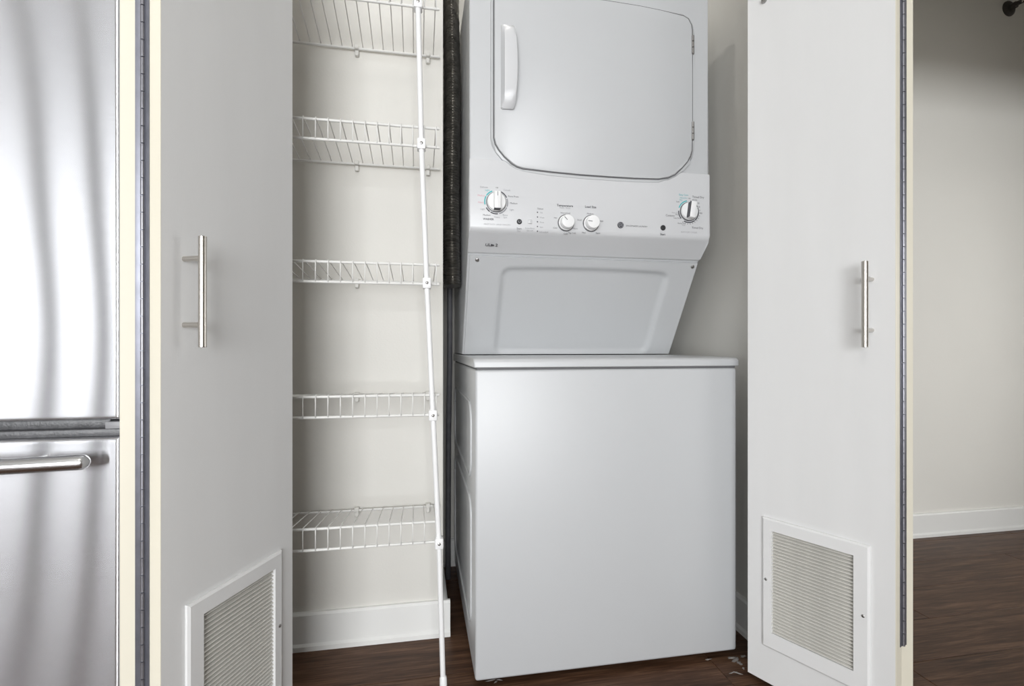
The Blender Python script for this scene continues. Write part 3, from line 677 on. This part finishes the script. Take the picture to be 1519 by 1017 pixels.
# ------------------------------------------------------------------ refrigerator
FX0, FX1, FY, FZ = -1.42, -.513, 1.0, 1.78
fr = empty('refrigerator', ((FX0 + FX1) / 2, 1.36, 0)); tag(fr, 'stainless steel bottom-freezer refrigerator beside the closet', 'refrigerator')
box('cabinet', FX0 + .004, FX1 - .004, FY + .055, 1.73, .02, FZ - .01, M_FSIDE, fr, bev=.004)
for sx in (FX0 + .07, FX1 - .07):
    for sy in (FY + .12, 1.66):
        bm = bmesh.new(); lathe(bm, [(.02, 0), (.02, .008), (.01, .022)], (sx, sy, 0), (0, 0, 1), 14); obj('leveling_foot', bm, M_BLACK, fr, 40)
def steel_door(name, z0, z1, tilt):
    """door skin with the slight waviness of thin sheet metal, folded edges"""
    eo = [0, .0008, .0018, .003, .0045, .006, .009]
    def samples(a, b, n): return [a + q for q in eo] + [a + .009 + (b - a - .018) * k / n for k in range(1, n)] + [b - q for q in reversed(eo)]
    xs, zs = samples(FX0, FX1, 50), samples(z0, z1, 80); NXd, NZd = len(xs) - 1, len(zs) - 1
    bm = bmesh.new(); uv = bm.loops.layers.uv.new('UVMap'); g = []
    for z in zs:
        row = []
        for x in xs:
            ex = min(x - FX0, FX1 - x); ez = min(z - z0, z1 - z)
            rnd = .006 * (2 - math.sqrt(max(0, 1 - max(0, 1 - ex / .006) ** 2)) - math.sqrt(max(0, 1 - max(0, 1 - ez / .006) ** 2)))
            row.append(bm.verts.new((x, FY + rnd + tilt(x, z), z)))
        g.append(row)
    for j in range(NZd):
        for i in range(NXd): bm.faces.new((g[j][i], g[j][i + 1], g[j + 1][i + 1], g[j + 1][i]))
    edge = [g[0][i] for i in range(NXd + 1)] + [g[j][NXd] for j in range(1, NZd + 1)] + [g[NZd][i] for i in range(NXd - 1, -1, -1)] + [g[j][0] for j in range(NZd - 1, 0, -1)]
    low = [bm.verts.new((v.co.x, FY + .052, v.co.z)) for v in edge]
    for k in range(len(edge)): bm.faces.new((edge[k], edge[(k + 1) % len(edge)], low[(k + 1) % len(edge)], low[k]))
    bm.faces.new(low)
    for f_ in bm.faces:
        for l in f_.loops: l[uv].uv = (l.vert.co.x, l.vert.co.z)
    return obj(name, bm, M_STEEL, fr, 40)
def wave_u(x, z):
    s = math.tanh((x + .61) / .2) * .2
    return s * (-.010 - .012 * ((z - .72) / .62) ** 2 + .0016 * math.sin(z * 13 + .5))
wave_l = wave_u
upd = steel_door('fridge_door', .6735, FZ, wave_u)
lod = steel_door('freezer_drawer', .10, .6420, wave_l)
box('toe_grille', FX0 + .01, FX1 - .01, FY + .04, FY + .055, .025, .095, M_FDARK, fr, bev=.003)
box('gap_trim', FX0 + .002, FX1 - .002, FY + .012, FY + .054, .6425, .656, M_FDARK, fr, bev=.002)
box('drawer_pocket', FX0 + .002, FX1 - .030, FY + .026, FY + .054, .656, .673, M_FDARK, fr, bev=.001)
box('hinge_block', FX1 - .030, FX1 - .002, FY + .010, FY + .054, .656, .6685, M_FGREY, fr, bev=.001)
def bar_handle(name, p_fn, par, r):
    bm = bmesh.new(); pts, rr = [], []
    ss = [0, .0008, .002, .004, .007, .011, .015]; ss = ss + [.015 + .97 * k / 30 for k in range(1, 30)] + [1 - q for q in reversed(ss)]
    for s in ss:
        pts.append(p_fn(s)); e_ = min(s, 1 - s) * 1.0
        rr.append(r * math.sqrt(max(.02, 1 - max(0, 1 - e_ / .015) ** 2)))
    tube(bm, pts, rr, 20); return obj(name, bm, M_HANDLE, par, True)
hl = bar_handle('drawer_handle', lambda s: (-.5455 - s * .845, FY - .026 - .036 * 4 * s * (1 - s), .6065), lod, .0128)
for s in (.10, .90):
    x = -.5455 - s * .845; bm = bmesh.new(); cyl(bm, (x, FY + .001, .6065), (x, FY - .024, .6065), .009, n=16); obj('handle_mount', bm, M_HANDLE, lod, 40)
bar_handle('door_handle', lambda s: (-1.36, FY - .017 - .045 * math.sin(math.pi * s) ** .8, .76 + s * .85), upd, .0128)

# ------------------------------------------------------------------ sprinkler on the hall wall
sx_, sz_ = P(1496, 13, YB)
sp = empty('fire_sprinkler', (sx_, YB, sz_)); tag(sp, 'dark sidewall fire sprinkler high on the hall wall', 'sprinkler')
bm = bmesh.new(); lathe(bm, [(.034, 0), (.033, .004), (.022, .012), (.016, .013)], (sx_, YB, sz_), (0, -1, 0), 28); obj('escutcheon', bm, M_SPRK, sp, 40)
bm = bmesh.new(); lathe(bm, [(.014, .012), (.014, .03), (.009, .034), (.008, .045)], (sx_, YB, sz_), (0, -1, 0), 20); obj('sprinkler_body', bm, M_SPRK, sp, 40)
bm = bmesh.new()
for s in (-1, 1): tube(bm, [(sx_ + s * .011, YB - .03, sz_), (sx_ + s * .014, YB - .045, sz_), (sx_ + s * .004, YB - .068, sz_ + .002)], .003, 8)
obj('frame_arm', bm, M_SPRK, sp, 40)
bm = bmesh.new(); bx(bm, sx_ - .022, sx_ + .022, YB - .085, YB - .045, sz_ + .019, sz_ + .022, .001, 1); bx(bm, sx_ - .014, sx_ + .014, YB - .072, YB - .069, sz_ - .012, sz_ + .019, .001, 1)
obj('deflector', bm, M_SPRK, sp, 40)

# ------------------------------------------------------------------ lint and dust on the floor by the washer foot
bm = bmesh.new()
def flake(cx_, cy_, r, ax, rot):
    n = 14; vs = []
    for k in range(n):
        a = 2 * math.pi * k / n; q = r * random.uniform(.35, 1.0)
        x, y = q * math.cos(a) * ax, q * math.sin(a)
        vs.append(bm.verts.new((cx_ + x * math.cos(rot) - y * math.sin(rot), cy_ + x * math.sin(rot) + y * math.cos(rot), .0004)))
    t = bm.verts.new((cx_, cy_, .0022))
    for k in range(n): bm.faces.new((vs[k], vs[(k + 1) % n], t))
def fl(px, py, r, ax, rot):
    d = HC * FPX / (py - HOR); u = (px - CX) / FPX
    flake(d * (math.sin(TH) + u * math.cos(TH)), d * (math.cos(TH) - u * math.sin(TH)), r, ax, rot)
for px, py, r, ax, rot in ((1092, 977, .010, 2.2, .6), (1097, 983, .008, 1.5, 1.2), (1086, 975, .006, 3, .1), (1102, 973, .007, 2, .3), (1094, 998, .004, 4, 2.4), (1088, 997, .003, 5, .2), (1103, 991, .005, 1.5, .5), (1050, 978, .004, 4, .1)):
    fl(px, py, r, ax, rot)
tag(obj('floor_dust', bm, M_DUST), 'pale lint and dust on the floor at the washer corner', 'dust', kind='stuff')
bm = bmesh.new()
for px, py, r, ax, rot in ((728, 1009, .004, 4, .2), (735, 1011, .004, 2, .9), (741, 1008, .003, 3, -.4)): fl(px, py, r, ax, rot)
tag(obj('floor_lint', bm, M_DUST), 'small wisp of grey lint under the washer front edge', 'lint', kind='stuff')
